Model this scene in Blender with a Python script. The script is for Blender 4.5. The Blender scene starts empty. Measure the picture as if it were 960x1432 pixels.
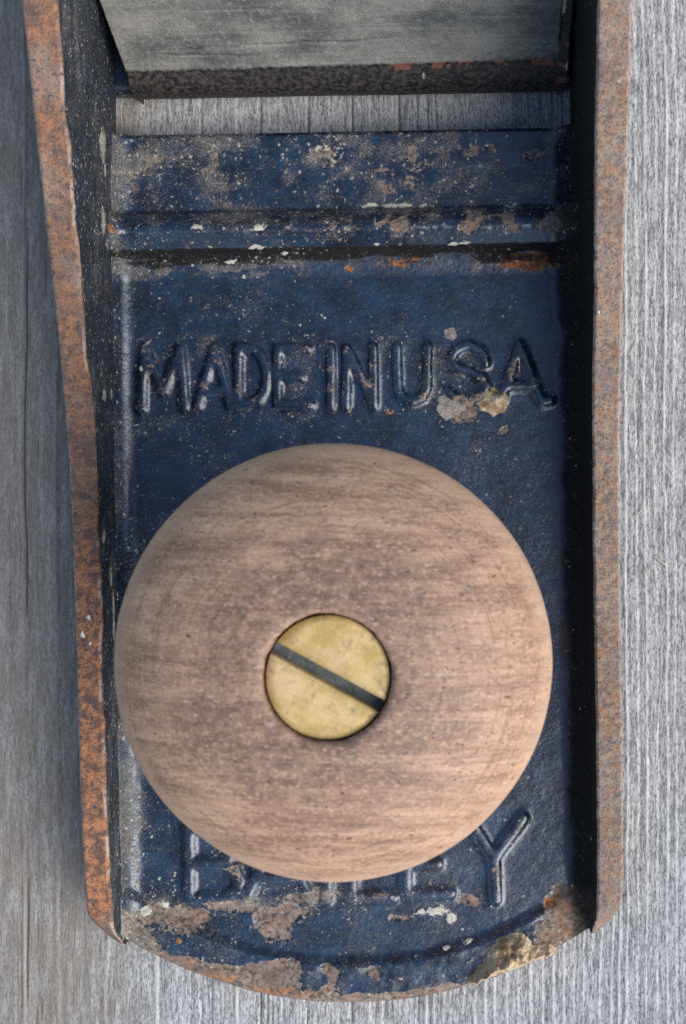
import bpy, math, random
import numpy as np
from mathutils import Vector

# ------------------------------------------------------------------ camera, sky, sun, exposure
# Measurements are in millimetres, taken on the plane's casting floor (z = 0 there; the board is 4 mm below).
MM = 0.001
PXMM, CAM_H, NX, NY = 11.5, 180.0, 590.0, 675.0      # photo pixels per mm on the floor, lens height, point below the lens
BOARD = 4.0                                           # floor of the casting above the board
scene = bpy.context.scene
cam_d = bpy.data.cameras.new('camera')
cam = bpy.data.objects.new('camera', cam_d)
scene.collection.objects.link(cam)
cam.location = (0, 0, (CAM_H + BOARD) * MM)
cam_d.sensor_fit = 'VERTICAL'
cam_d.sensor_height = 36.0
cam_d.lens = PXMM * CAM_H / 1432.0 * 36.0
cam_d.shift_x = (480.0 - NX) / 1432.0
cam_d.shift_y = -(716.0 - NY) / 1432.0
cam_d.clip_start, cam_d.clip_end = 0.005, 20.0
cam_d.dof.use_dof = True
cam_d.dof.focus_distance = (CAM_H - 4.0) * MM
cam_d.dof.aperture_fstop = 55.0
scene.camera = cam

SUN_EL, SUN_AZ = 44.0, 122.0                          # degrees; azimuth clockwise from +Y (up in the photo)
world = bpy.data.worlds.new('World'); scene.world = world
world.use_nodes = True
wn = world.node_tree
bg = wn.nodes['Background']
sky = wn.nodes.new('ShaderNodeTexSky')
sky.sky_type = 'NISHITA'; sky.sun_disc = False
sky.sun_elevation = math.radians(SUN_EL); sky.sun_rotation = math.radians(SUN_AZ)
sky.air_density = 1.0; sky.dust_density = 0.6; sky.ozone_density = 1.0
wn.links.new(sky.outputs[0], bg.inputs[0])
bg.inputs[1].default_value = 0.14
sun_d = bpy.data.lights.new('sun', 'SUN')
sun_d.energy = 3.0; sun_d.angle = math.radians(56); sun_d.color = (1.0, 0.965, 0.925)
sun = bpy.data.objects.new('sun', sun_d); scene.collection.objects.link(sun)
e, a = math.radians(SUN_EL), math.radians(SUN_AZ)
sdir = Vector((math.sin(a) * math.cos(e), math.cos(a) * math.cos(e), math.sin(e)))
sun.rotation_euler = sdir.to_track_quat('Z', 'Y').to_euler()
sun.location = sdir * 0.5
vs = scene.view_settings
vs.view_transform = 'Standard'; vs.look = 'None'; vs.gamma = 1.0; vs.use_curve_mapping = False
vs.exposure = 0.56
scene.cycles.use_denoising = False
scene.cycles.max_bounces = 6

# ------------------------------------------------------------------ helpers: noise
def _hash(ix, iy, seed):
    h = (ix.astype(np.int64) * 374761393 + iy.astype(np.int64) * 668265263 + seed * 1442695041) & 0xFFFFFFFF
    h = ((h ^ (h >> 13)) * 1274126177) & 0xFFFFFFFF
    h = ((h ^ (h >> 16)) * 2246822519) & 0xFFFFFFFF
    return ((h ^ (h >> 15)) & 0xFFFFFF) / float(0x1000000)
def vnoise(x, y, seed=0):
    ix, iy = np.floor(x), np.floor(y)
    fx, fy = x - ix, y - iy
    fx, fy = fx * fx * (3 - 2 * fx), fy * fy * (3 - 2 * fy)
    a, b = _hash(ix, iy, seed), _hash(ix + 1, iy, seed)
    c, d = _hash(ix, iy + 1, seed), _hash(ix + 1, iy + 1, seed)
    return (a + (b - a) * fx) * (1 - fy) + (c + (d - c) * fx) * fy
def fbm(x, y, seed=0, octv=4, gain=0.5):
    s, amp, tot = 0.0, 1.0, 0.0
    for k in range(octv):
        s = s + amp * vnoise(x, y, seed + k * 17); tot += amp
        x, y, amp = x * 2.03 + 5.3, y * 2.03 + 1.7, amp * gain
    return s / tot
def sstep(a, b, x):
    t = np.clip((x - a) / (b - a), 0, 1)
    return t * t * (3 - 2 * t)
def gauss(x, c, w):
    return np.exp(-((x - c) / w) ** 2)

# ------------------------------------------------------------------ helpers: the plane's own frame
ANG = math.atan2(20.0, 1070.0)                        # the plane lies about one degree askew on the board
CA, SA = math.cos(ANG), math.sin(ANG)
OX = -8.73
def W(px, py, z=0.0):                                 # photo measurement -> mm over the board
    m = PXMM * CAM_H / (CAM_H - z)
    return (px - NX) / m, (NY - py) / m
def P(px, py, z=0.0):                                 # photo measurement -> mm in the plane's frame
    x, y = W(px, py, z)
    x -= OX
    return x * CA + y * SA, -x * SA + y * CA

# ------------------------------------------------------------------ helpers: meshes
COL = scene.collection
def link(name, mesh, parent=None, mat=None, loc=None):
    o = bpy.data.objects.new(name, mesh); COL.objects.link(o)
    if mat is not None: mesh.materials.append(mat)
    if parent is not None: o.parent = parent
    if loc is not None: o.location = loc
    return o
def mesh_from(name, verts, faces, attrs=None, smooth=True):
    """verts (n,3) in mm, faces (m,4) or (m,3) int arrays."""
    me = bpy.data.meshes.new(name)
    verts = np.asarray(verts, dtype=np.float32) * MM
    faces = np.asarray(faces, dtype=np.int32)
    k = faces.shape[1]
    me.vertices.add(len(verts)); me.vertices.foreach_set('co', verts.ravel())
    me.loops.add(faces.size); me.loops.foreach_set('vertex_index', faces.ravel())
    me.polygons.add(len(faces))
    me.polygons.foreach_set('loop_start', np.arange(0, faces.size, k, dtype=np.int32))
    me.polygons.foreach_set('use_smooth', np.full(len(faces), smooth, dtype=bool))
    me.update(calc_edges=True)
    for n, v in (attrs or {}).items():
        at = me.attributes.new(n, 'FLOAT', 'POINT')
        at.data.foreach_set('value', np.asarray(v, dtype=np.float32).ravel())
    return me
def grid_faces(nr, nc, keep=None, wrap=False):
    i = np.arange(nr * nc).reshape(nr, nc)
    if wrap: i = np.concatenate([i, i[:, :1]], axis=1)
    f = np.stack([i[:-1, :-1], i[:-1, 1:], i[1:, 1:], i[1:, :-1]], axis=-1).reshape(-1, 4)
    if keep is not None: f = f[keep.ravel()]
    return f
def grid_mesh(name, X, Y, Z, attrs=None, keep=None, flip=False, wrap=False):
    nr, nc = X.shape
    f = grid_faces(nr, nc, keep, wrap)
    v = np.stack([X, Y, Z], axis=-1).reshape(-1, 3)
    attrs = {k: np.broadcast_to(a, X.shape).ravel() for k, a in (attrs or {}).items()}
    if keep is not None:
        used = np.unique(f); remap = np.full(len(v), -1); remap[used] = np.arange(len(used))
        f = remap[f]; v = v[used]; attrs = {k: a[used] for k, a in attrs.items()}
    if flip: f = f[:, ::-1]
    return mesh_from(name, v, f, attrs)

# ------------------------------------------------------------------ helpers: materials
class NT:
    def __init__(self, name):
        self.m = bpy.data.materials.new(name); self.m.use_nodes = True
        self.t = self.m.node_tree; self.bsdf = self.t.nodes['Principled BSDF']
        self.co = self.t.nodes.new('ShaderNodeTexCoord').outputs['Object']
    def n(self, kind, **kw):
        nd = self.t.nodes.new(kind)
        for k, v in kw.items(): setattr(nd, k, v)
        return nd
    def put(self, sock, v):
        if isinstance(v, bpy.types.NodeSocket): self.t.links.new(v, sock)
        else:
            if isinstance(v, tuple) and len(v) == 3 and sock.type == 'RGBA': v = v + (1,)
            sock.default_value = v
    def map(self, sx, sy=None, sz=None, loc=(0, 0, 0), rot=0.0):      # texture periods in mm
        mp = self.n('ShaderNodeMapping')
        self.put(mp.inputs[0], self.co)
        sy = sx if sy is None else sy; sz = sx if sz is None else sz
        mp.inputs['Scale'].default_value = (1000.0 / sx, 1000.0 / sy, 1000.0 / sz)
        mp.inputs['Location'].default_value = loc
        mp.inputs['Rotation'].default_value = (0, 0, rot)
        return mp.outputs[0]
    def noise(self, vec, detail=4.0, rough=0.55, dist=0.0, out=0):
        nd = self.n('ShaderNodeTexNoise'); self.put(nd.inputs['Vector'], vec)
        nd.inputs['Scale'].default_value = 1.0; nd.inputs['Detail'].default_value = detail
        nd.inputs['Roughness'].default_value = rough; nd.inputs['Distortion'].default_value = dist
        return nd.outputs[out]
    def voro(self, vec, feature='F1', out='Distance', rnd=1.0):
        nd = self.n('ShaderNodeTexVoronoi', feature=feature); self.put(nd.inputs['Vector'], vec)
        nd.inputs['Scale'].default_value = 1.0; nd.inputs['Randomness'].default_value = rnd
        return nd.outputs[out]
    def math(self, op, a, b=0.0, c=0.0, clamp=False):
        nd = self.n('ShaderNodeMath', operation=op, use_clamp=clamp)
        self.put(nd.inputs[0], a); self.put(nd.inputs[1], b); self.put(nd.inputs[2], c)
        return nd.outputs[0]
    def ramp(self, v, a, b, lo=0.0, hi=1.0):
        nd = self.n('ShaderNodeMapRange', interpolation_type='SMOOTHSTEP')
        self.put(nd.inputs[0], v); self.put(nd.inputs[1], a); self.put(nd.inputs[2], b)
        self.put(nd.inputs[3], lo); self.put(nd.inputs[4], hi)
        return nd.outputs[0]
    def mix(self, f, a, b, blend='MIX'):
        nd = self.n('ShaderNodeMix', data_type='RGBA', blend_type=blend)
        self.put(nd.inputs[0], f); self.put(nd.inputs[6], a); self.put(nd.inputs[7], b)
        return nd.outputs[2]
    def attr(self, name):
        return self.n('ShaderNodeAttribute', attribute_name=name).outputs['Fac']
    def bump(self, h, dist_mm, strength=1.0, normal=None):
        nd = self.n('ShaderNodeBump'); self.put(nd.inputs['Height'], h)
        nd.inputs['Strength'].default_value = strength; nd.inputs['Distance'].default_value = dist_mm * MM
        if normal is not None: self.put(nd.inputs['Normal'], normal)
        return nd.outputs[0]
    def finish(self, color, rough, normal=None, **kw):
        b = self.bsdf
        self.put(b.inputs['Base Color'], color); self.put(b.inputs['Roughness'], rough)
        if normal is not None: self.put(b.inputs['Normal'], normal)
        for k, v in kw.items(): self.put(b.inputs[k.replace('_', ' ')], v)
        return self.m

def rust_colour(t):
    """browns, ochres and greys of pitted bare iron"""
    a = t.noise(t.map(3.2, loc=(3, 1, 2)), 5, 0.6)
    b = t.noise(t.map(0.75), 5, 0.68)
    c = t.noise(t.map(8.0, loc=(7, 7, 0)), 4, 0.6)
    col = t.mix(t.ramp(a, 0.42, 0.60), (0.115, 0.078, 0.060), (0.25, 0.125, 0.068))
    col = t.mix(t.ramp(c, 0.44, 0.60, 0, 0.85), col, (0.255, 0.200, 0.162))
    col = t.mix(t.ramp(b, 0.52, 0.68, 0, 0.7), col, (0.36, 0.180, 0.085))
    col = t.mix(t.ramp(b, 0.47, 0.30, 0, 0.9), col, (0.045, 0.034, 0.032))
    return col, b

def mat_japanned():
    """black japanning tinted with reflected sky blue, with bare, rusty patches (bare), grime (dust), pale paint or glue (pale)"""
    t = NT('japanned_iron')
    grime_shade = t.attr('grime_shade')
    bare, dust, pale, orange = t.attr('bare'), t.attr('dust'), t.attr('pale'), t.attr('orange')
    n1 = t.noise(t.map(4.0), 5, 0.6); n2 = t.noise(t.map(0.5), 4, 0.6); n3 = t.noise(t.map(0.22), 3, 0.6)
    paint = t.mix(t.ramp(n1, 0.35, 0.68), (0.0024, 0.0080, 0.018), (0.0070, 0.027, 0.058))  # blue of the reflected sky mixed into the black paint colour
    n4 = t.noise(t.map(0.13), 2, 0.6); n5 = t.noise(t.map(1.8, loc=(2, 5, 1)), 5, 0.65)
    paint = t.mix(t.ramp(n5, 0.54, 0.76, 0, 0.5), paint, (0.024, 0.045, 0.080))
    paint = t.mix(t.ramp(n5, 0.46, 0.30, 0, 0.8), paint, (0.0025, 0.004, 0.007))
    paint = t.mix(t.math('MULTIPLY', t.ramp(n4, 0.60, 0.72, 0, 0.8), t.ramp(n5, 0.36, 0.60)), paint, (0.13, 0.125, 0.115))
    rcol, rb = rust_colour(t)
    grey = t.mix(t.ramp(n2, 0.32, 0.62), (0.065, 0.052, 0.044), (0.27, 0.205, 0.155))
    rcol = t.mix(t.ramp(n1, 0.42, 0.64, 0.0, 0.75), grey, rcol)
    f_bare = t.ramp(t.math('ADD', bare, t.math('MULTIPLY', t.math('SUBTRACT', n2, 0.5), 0.9)), 0.42, 0.56)
    col = t.mix(f_bare, paint, rcol)
    org = t.mix(t.ramp(n2, 0.4, 0.65), (0.16, 0.06, 0.025), (0.42, 0.17, 0.065))
    f_org = t.ramp(t.math('ADD', orange, t.math('MULTIPLY', t.math('SUBTRACT', n2, 0.5), 1.3)), 0.45, 0.62)
    col = t.mix(f_org, col, org)
    # grime: a thin film plus crumbs of dust
    film = t.ramp(t.math('ADD', dust, t.math('MULTIPLY', t.math('SUBTRACT', n3, 0.5), 1.2)), 0.46, 0.95, 0, 0.85)
    film = t.math('MULTIPLY', film, t.ramp(n4, 0.40, 0.62, 0.15, 1.0))
    col = t.mix(film, col, t.mix(n2, (0.12, 0.112, 0.10), (0.34, 0.305, 0.265)))
    v = t.n('ShaderNodeTexVoronoi', feature='F1')
    t.put(v.inputs['Vector'], t.map(0.30)); v.inputs['Scale'].default_value = 1.0
    sepc = t.n('ShaderNodeSeparateColor'); t.put(sepc.inputs[0], v.outputs['Color'])
    pick = t.math('LESS_THAN', sepc.outputs[0], t.math('MULTIPLY', t.math('POWER', dust, 1.5), 1.1))
    dot = t.ramp(v.outputs['Distance'], t.math('MULTIPLY', sepc.outputs[1], 0.42), 0.06, 0, 1)
    speck = t.math('MULTIPLY', t.math('MULTIPLY', pick, dot), t.ramp(n2, 0.40, 0.52))
    col = t.mix(t.math('MULTIPLY', speck, 0.85), col, t.mix(sepc.outputs[2], (0.12, 0.10, 0.085), (0.46, 0.41, 0.34)))
    lint = None
    for per, lo, wid in ((0.9, (3, 1, 4), 0.016), (0.6, (8, 2, 5), 0.018)):
        q = t.noise(t.map(per, loc=lo), 1, 0.5, 1.6)
        ln = t.ramp(t.math('ABSOLUTE', t.math('SUBTRACT', q, 0.5)), wid, wid * 0.3)
        gate = t.ramp(t.math('ADD', t.noise(t.map(per * 1.3, loc=(lo[1], lo[2], lo[0])), 2, 0.6), t.math('MULTIPLY', dust, 0.22)), 0.58, 0.66)
        ln = t.math('MULTIPLY', ln, gate)
        lint = ln if lint is None else t.math('MAXIMUM', lint, ln)
    col = t.mix(t.math('MULTIPLY', lint, 0.75), col, t.mix(n1, (0.17, 0.145, 0.12), (0.46, 0.42, 0.36)))
    f_pale = t.ramp(t.math('ADD', pale, t.math('MULTIPLY', t.math('SUBTRACT', n2, 0.5), 1.1)), 0.42, 0.60)
    col = t.mix(f_pale, col, t.mix(n3, (0.34, 0.31, 0.24), (0.66, 0.62, 0.51)))
    f_grime_shade = t.ramp(t.math('ADD', t.math('SUBTRACT', t.math('SUBTRACT', grime_shade, t.math('MULTIPLY', film, 0.45)), t.math('MULTIPLY', t.math('MAXIMUM', speck, lint), 0.8)), t.math('MULTIPLY', t.math('SUBTRACT', n5, 0.5), 0.45)), 0.25, 0.80, 0, 0.93)
    col = t.mix(f_grime_shade, col, t.mix(n2, (0.003, 0.0028, 0.0026), (0.024, 0.021, 0.018)))  # blackens the colour: rib dirt together with painted shade
    loss = t.math('MAXIMUM', t.math('MAXIMUM', f_bare, t.math('MAXIMUM', f_grime_shade, f_org)), t.math('MAXIMUM', t.math('MAXIMUM', film, lint), t.math('MAXIMUM', speck, f_pale)))
    rough = t.ramp(loss, 0.0, 1.0, t.ramp(n2, 0.3, 0.7, 0.21, 0.31), 0.88)
    h = t.math('ADD', t.math('MULTIPLY', n2, 0.30), t.math('MULTIPLY', n3, t.ramp(loss, 0, 1, 0.10, 0.45)))
    h = t.math('ADD', h, t.math('MULTIPLY', t.math('MAXIMUM', speck, lint), 0.7))
    nrm = t.bump(h, 0.11, 1.0)
    return t.finish(col, rough, nrm, IOR=1.62, Specular_IOR_Level=t.ramp(loss, 0.0, 0.8, 0.60, 0.12))

def mat_rusty_edge(name, warm):
    t = NT(name)
    rcol, rb = rust_colour(t)
    n1 = t.noise(t.map(5.0, loc=(1, 9, 4)), 4, 0.6); n3 = t.noise(t.map(0.28), 3, 0.65); n4 = t.noise(t.map(1.3, loc=(4, 4, 8)), 5, 0.68)
    if warm:
        o = t.mix(t.ramp(n4, 0.40, 0.60), (0.120, 0.058, 0.036), (0.38, 0.155, 0.062))
        o = t.mix(t.ramp(rb, 0.50, 0.36, 0, 0.85), o, (0.070, 0.045, 0.042))
        o = t.mix(t.ramp(rb, 0.57, 0.70, 0, 0.5), o, (0.46, 0.22, 0.095))
        rcol = t.mix(t.ramp(t.math('ADD', t.attr('orange'), t.math('MULTIPLY', t.math('SUBTRACT', n1, 0.5), 1.2)), 0.1, 0.8, 0.25, 1.0), rcol, o)
    else:
        g = t.mix(t.ramp(rb, 0.36, 0.64), (0.115, 0.085, 0.064), (0.31, 0.235, 0.165))
        g = t.mix(t.ramp(n4, 0.50, 0.62, 0, 0.75), g, (0.29, 0.120, 0.055))
        g = t.mix(t.ramp(n1, 0.50, 0.36, 0, 0.6), g, (0.17, 0.13, 0.12))
        rcol = t.mix(t.ramp(n1, 0.30, 0.62, 0.9, 0.55), rcol, g)
    rcol = t.mix(t.ramp(n3, 0.50, 0.32, 0, 0.75), rcol, (0.050, 0.038, 0.036))
    rcol = t.mix(t.ramp(n3, 0.60, 0.74, 0, 0.5), rcol, (0.42, 0.30, 0.21))
    worn = t.attr('worn')
    rcol = t.mix(t.math('MULTIPLY', worn, t.ramp(rb, 0.36, 0.55)), rcol, (0.40, 0.33, 0.28))
    pal = t.ramp(t.math('ADD', t.attr('pale'), t.math('MULTIPLY', t.math('SUBTRACT', rb, 0.5), 0.9)), 0.45, 0.62)
    rcol = t.mix(pal, rcol, (0.62, 0.58, 0.49))
    h = t.math('ADD', t.math('MULTIPLY', rb, 0.9), t.math('MULTIPLY', n3, 0.6))
    return t.finish(rcol, t.ramp(rb, 0.3, 0.7, 0.55, 0.85), t.bump(h, 0.20), Metallic=0.0, Specular_IOR_Level=0.4)

def mat_frog():
    t = NT('frog_iron')
    n1 = t.noise(t.map(7.0, 4.0, 4.0), 5, 0.62); n2 = t.noise(t.map(0.6), 4, 0.65); n3 = t.noise(t.map(0.2), 3, 0.65)
    g = t.mix(t.ramp(n1, 0.30, 0.70), (0.075, 0.076, 0.070), (0.235, 0.220, 0.185))
    g = t.mix(t.ramp(n2, 0.50, 0.72, 0, 0.5), g, (0.31, 0.295, 0.25))
    g = t.mix(t.ramp(n3, 0.50, 0.30, 0, 0.6), g, (0.028, 0.030, 0.032))
    gl = t.noise(t.map(14.0, 0.30, 0.30), 4, 0.6)
    g = t.mix(t.ramp(gl, 0.52, 0.70, 0, 0.35), g, (0.29, 0.275, 0.24))
    d = t.mix(t.ramp(n2, 0.4, 0.65), (0.008, 0.007, 0.0065), (0.055, 0.042, 0.034))
    d = t.mix(t.ramp(t.math('ADD', t.attr('orange'), t.math('MULTIPLY', t.math('SUBTRACT', n2, 0.5), 1.2)), 0.45, 0.65), d, (0.16, 0.060, 0.034))
    f = t.ramp(t.math('ADD', t.attr('bare'), t.math('MULTIPLY', t.math('SUBTRACT', n2, 0.5), 0.7)), 0.25, 0.85)
    col = t.mix(f, d, g)
    col = t.mix(t.ramp(t.math('ADD', t.attr('pale'), t.math('MULTIPLY', t.math('SUBTRACT', n3, 0.5), 0.8)), 0.45, 0.60), col, (0.42, 0.38, 0.30))
    h = t.math('ADD', t.math('MULTIPLY', n2, 0.7), t.math('MULTIPLY', n3, 0.5))
    return t.finish(col, t.ramp(n2, 0.3, 0.7, 0.42, 0.75), t.bump(h, 0.14), Metallic=t.math('MULTIPLY', f, 0.25))

def mat_knob():
    t = NT('turned_hardwood')
    g1 = t.noise(t.map(15.0, 1.5, 5.0, rot=math.radians(3)), 6, 0.62, 0.35)
    g2 = t.noise(t.map(3.6, 0.26, 2.0, rot=math.radians(3)), 5, 0.66, 0.25)
    bl = t.noise(t.map(7.5, 5.5, 6.0, loc=(4, 2, 1)), 5, 0.62)
    sm = t.noise(t.map(1.1, 0.8, 1.0), 5, 0.68)
    fn = t.noise(t.map(0.42, 0.30, 0.4), 3, 0.65)
    sep = t.n('ShaderNodeSeparateXYZ'); t.put(sep.inputs[0], t.co)
    rad = t.math('SQRT', t.math('ADD', t.math('MULTIPLY', sep.outputs[0], sep.outputs[0]), t.math('MULTIPLY', sep.outputs[1], sep.outputs[1])))
    rad = t.math('MULTIPLY', rad, 1000.0)
    ang = t.math('ARCTAN2', sep.outputs[1], sep.outputs[0])
    comb = t.n('ShaderNodeCombineXYZ'); t.put(comb.inputs[0], t.math('MULTIPLY', rad, 3.2))
    t.put(comb.inputs[1], t.math('MULTIPLY', t.math('SINE', ang), 1.3)); t.put(comb.inputs[2], t.math('MULTIPLY', t.math('COSINE', ang), 1.3))
    ring = t.n('ShaderNodeTexNoise'); t.put(ring.inputs['Vector'], comb.outputs[0])
    ring.inputs['Scale'].default_value = 1.0; ring.inputs['Detail'].default_value = 5; ring.inputs['Roughness'].default_value = 0.66
    rg = ring.outputs[0]
    col = t.mix(t.ramp(g1, 0.32, 0.68), (0.205, 0.118, 0.077), (0.43, 0.280, 0.188))
    col = t.mix(t.ramp(g2, 0.48, 0.72, 0, 0.40), col, (0.47, 0.325, 0.228))
    col = t.mix(t.ramp(g2, 0.48, 0.30, 0, 0.65), col, (0.150, 0.088, 0.066))
    col = t.mix(t.ramp(rg, 0.47, 0.32, 0, 0.65), col, (0.150, 0.088, 0.066))
    col = t.mix(t.ramp(rg, 0.54, 0.72, 0, 0.40), col, (0.45, 0.315, 0.225))
    grime = t.math('ADD', t.ramp(rad, 18.5, 9.0, 0.0, 0.60), t.math('MULTIPLY', t.math('SUBTRACT', bl, 0.5), 1.6))
    col = t.mix(t.ramp(grime, 0.15, 0.78, 0, 0.75), col, t.mix(t.ramp(sm, 0.35, 0.65), (0.100, 0.064, 0.054), (0.25, 0.158, 0.115)))
    lines = t.noise(t.map(26.0, 0.55, 6.0, loc=(2, 2, 2), rot=math.radians(3)), 3, 0.55, 0.3)
    col = t.mix(t.ramp(lines, 0.58, 0.72, 0, 0.40), col, (0.130, 0.076, 0.056))
    col = t.mix(t.ramp(sm, 0.56, 0.72, 0, 0.50), col, (0.47, 0.31, 0.205))
    col = t.mix(t.ramp(sm, 0.44, 0.30, 0, 0.45), col, (0.105, 0.075, 0.070))
    col = t.mix(t.ramp(fn, 0.54, 0.70, 0, 0.60), col, (0.52, 0.37, 0.265))
    col = t.mix(t.ramp(fn, 0.46, 0.32, 0, 0.60), col, (0.12, 0.072, 0.055))
    col = t.mix(t.ramp(rad, 18.6, 20.8, 0, 0.55), col, (0.50, 0.335, 0.235))
    p1 = t.noise(t.map(0.95, 0.40, 0.7, loc=(5, 1, 2)), 2, 0.5)
    pit = t.ramp(p1, 0.685, 0.74)
    col = t.mix(t.math('MULTIPLY', pit, 0.8), col, (0.085, 0.036, 0.030))
    p2 = t.noise(t.map(1.5, 1.2, 1.2, loc=(9, 4, 2)), 4, 0.65)
    col = t.mix(t.ramp(p2, 0.66, 0.76, 0, 0.5), col, (0.60, 0.50, 0.41))
    p3 = t.noise(t.map(3.0, 2.2, 2.0, loc=(1, 8, 6)), 5, 0.7)
    col = t.mix(t.ramp(p3, 0.58, 0.74, 0, 0.45), col, (0.105, 0.095, 0.10))
    col = t.mix(1.0, col, (1.06, 1.0, 0.94), 'MULTIPLY')
    h = t.math('ADD', t.math('MULTIPLY', g2, 0.5), t.math('MULTIPLY', rg, 0.25))
    h = t.math('SUBTRACT', h, t.math('MULTIPLY', pit, 0.8))
    return t.finish(col, t.ramp(sm, 0.3, 0.7, 0.45, 0.65), t.bump(h, 0.10), Specular_IOR_Level=0.32)

def mat_brass():
    t = NT('tarnished_brass')
    n1 = t.noise(t.map(3.0), 5, 0.62); n2 = t.noise(t.map(1.1), 5, 0.65); n3 = t.noise(t.map(5.0, loc=(3, 2, 1)), 3)
    scr = t.noise(t.map(3.0, 0.10, 1.0, rot=0.7), 3, 0.6)
    col = t.mix(t.ramp(n1, 0.40, 0.60), (0.46, 0.31, 0.090), (0.60, 0.42, 0.175))
    col = t.mix(t.ramp(n3, 0.48, 0.66, 0, 0.6), col, (0.64, 0.44, 0.25))
    col = t.mix(t.ramp(n2, 0.53, 0.68, 0, 0.75), col, (0.25, 0.185, 0.10))
    col = t.mix(t.ramp(n2, 0.42, 0.28, 0, 0.4), col, (0.72, 0.58, 0.27))
    col = t.mix(t.ramp(scr, 0.58, 0.68, 0, 0.5), col, (0.27, 0.19, 0.095))
    return t.finish(col, t.ramp(n2, 0.3, 0.7, 0.42, 0.62), t.bump(t.math('ADD', n2, t.math('MULTIPLY', scr, 0.5)), 0.05), Metallic=0.30)

def mat_board():
    t = NT('weathered_wood')
    late = t.attr('late')
    f1 = t.noise(t.map(0.30, 2.2, 1.0), 4, 0.65); f2 = t.noise(t.map(0.17, 0.55, 0.5), 3, 0.65)
    f3 = t.noise(t.map(0.9, 7.0, 1.0, loc=(3, 3, 3)), 4, 0.6)
    big = t.noise(t.map(5.0, 40.0, 5.0), 3)
    col = t.mix(t.ramp(f1, 0.34, 0.66), (0.20, 0.203, 0.204), (0.48, 0.48, 0.47))
    col = t.mix(t.ramp(f3, 0.42, 0.66, 0, 0.45), col, (0.56, 0.565, 0.565))
    col = t.mix(t.ramp(f2, 0.34, 0.54, 0.75, 0), col, (0.085, 0.088, 0.088))
    col = t.mix(t.ramp(f2, 0.53, 0.72, 0, 0.6), col, (0.55, 0.556, 0.555))
    col = t.mix(t.math('MULTIPLY', t.ramp(late, 0.15, 1.0, 0, 0.85), t.ramp(f1, 0.25, 0.6, 0.30, 0.85)), col, (0.45, 0.457, 0.46))
    col = t.mix(t.ramp(big, 0.48, 0.70, 0, 0.12), col, (0.36, 0.31, 0.25))
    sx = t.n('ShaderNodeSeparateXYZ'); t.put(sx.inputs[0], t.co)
    left_shade = t.ramp(t.math('ADD', t.math('MULTIPLY', sx.outputs[0], 1000.0), t.math('MULTIPLY', t.math('SUBTRACT', f3, 0.5), 8.0)), -30.0, -43.0)
    col = t.mix(t.math('MULTIPLY', left_shade, t.ramp(f3, 0.35, 0.7, 0.75, 0.50)), col, (0.190, 0.156, 0.118))  # plane's shade on the left put into the board as a brown tint
    col = t.mix(t.ramp(t.attr('groove'), 0.25, 0.8, 0, 0.85), col, (0.055, 0.052, 0.048))
    col = t.mix(1.0, col, (1.015, 1.0, 0.965), 'MULTIPLY')
    h = t.math('ADD', t.math('MULTIPLY', f1, 0.6), t.math('MULTIPLY', f2, 0.8))
    return t.finish(col, 0.8, t.bump(h, 0.16), Specular_IOR_Level=0.25)

def mat_simple(name, c1, c2, period, rough, bump=0.1, **kw):
    t = NT(name)
    n = t.noise(t.map(period), 5, 0.62); n2 = t.noise(t.map(period * 0.2), 3, 0.6)
    col = t.mix(t.ramp(n, 0.34, 0.66), c1, c2)
    col = t.mix(t.ramp(n2, 0.5, 0.3, 0, 0.35), col, tuple(x * 0.45 for x in c1))
    return t.finish(col, rough, t.bump(t.math('ADD', n, n2), bump), **kw)

M_JAP = mat_japanned()
M_EDGE_W, M_EDGE_C = mat_rusty_edge('rusty_edge_orange', True), mat_rusty_edge('rusty_edge_grey', False)
M_FROG, M_KNOB, M_BRASS, M_BOARD = mat_frog(), mat_knob(), mat_brass(), mat_board()
M_SLOT = mat_simple('slot_dark', (0.05, 0.062, 0.06), (0.115, 0.13, 0.125), 1.5, 0.6)  # dark grey green floor of the screw slot
M_GLUE = mat_simple('dried_glue', (0.30, 0.185, 0.090), (0.58, 0.455, 0.285), 3.0, 0.5, 0.22)
M_RESIN = mat_simple('amber_resin', (0.26, 0.15, 0.055), (0.66, 0.54, 0.36), 1.3, 0.08, 0.2)
M_SCALE = mat_simple('grey_scale', (0.17, 0.15, 0.125), (0.34, 0.30, 0.25), 1.2, 0.5, 0.2)
M_CRUMB = mat_simple('pale_crumbs', (0.20, 0.175, 0.145), (0.56, 0.51, 0.43), 1.6, 0.8, 0.1)
M_SPLINT = mat_simple('straw_wood', (0.40, 0.33, 0.22), (0.62, 0.54, 0.40), 0.8, 0.7, 0.1)

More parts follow.
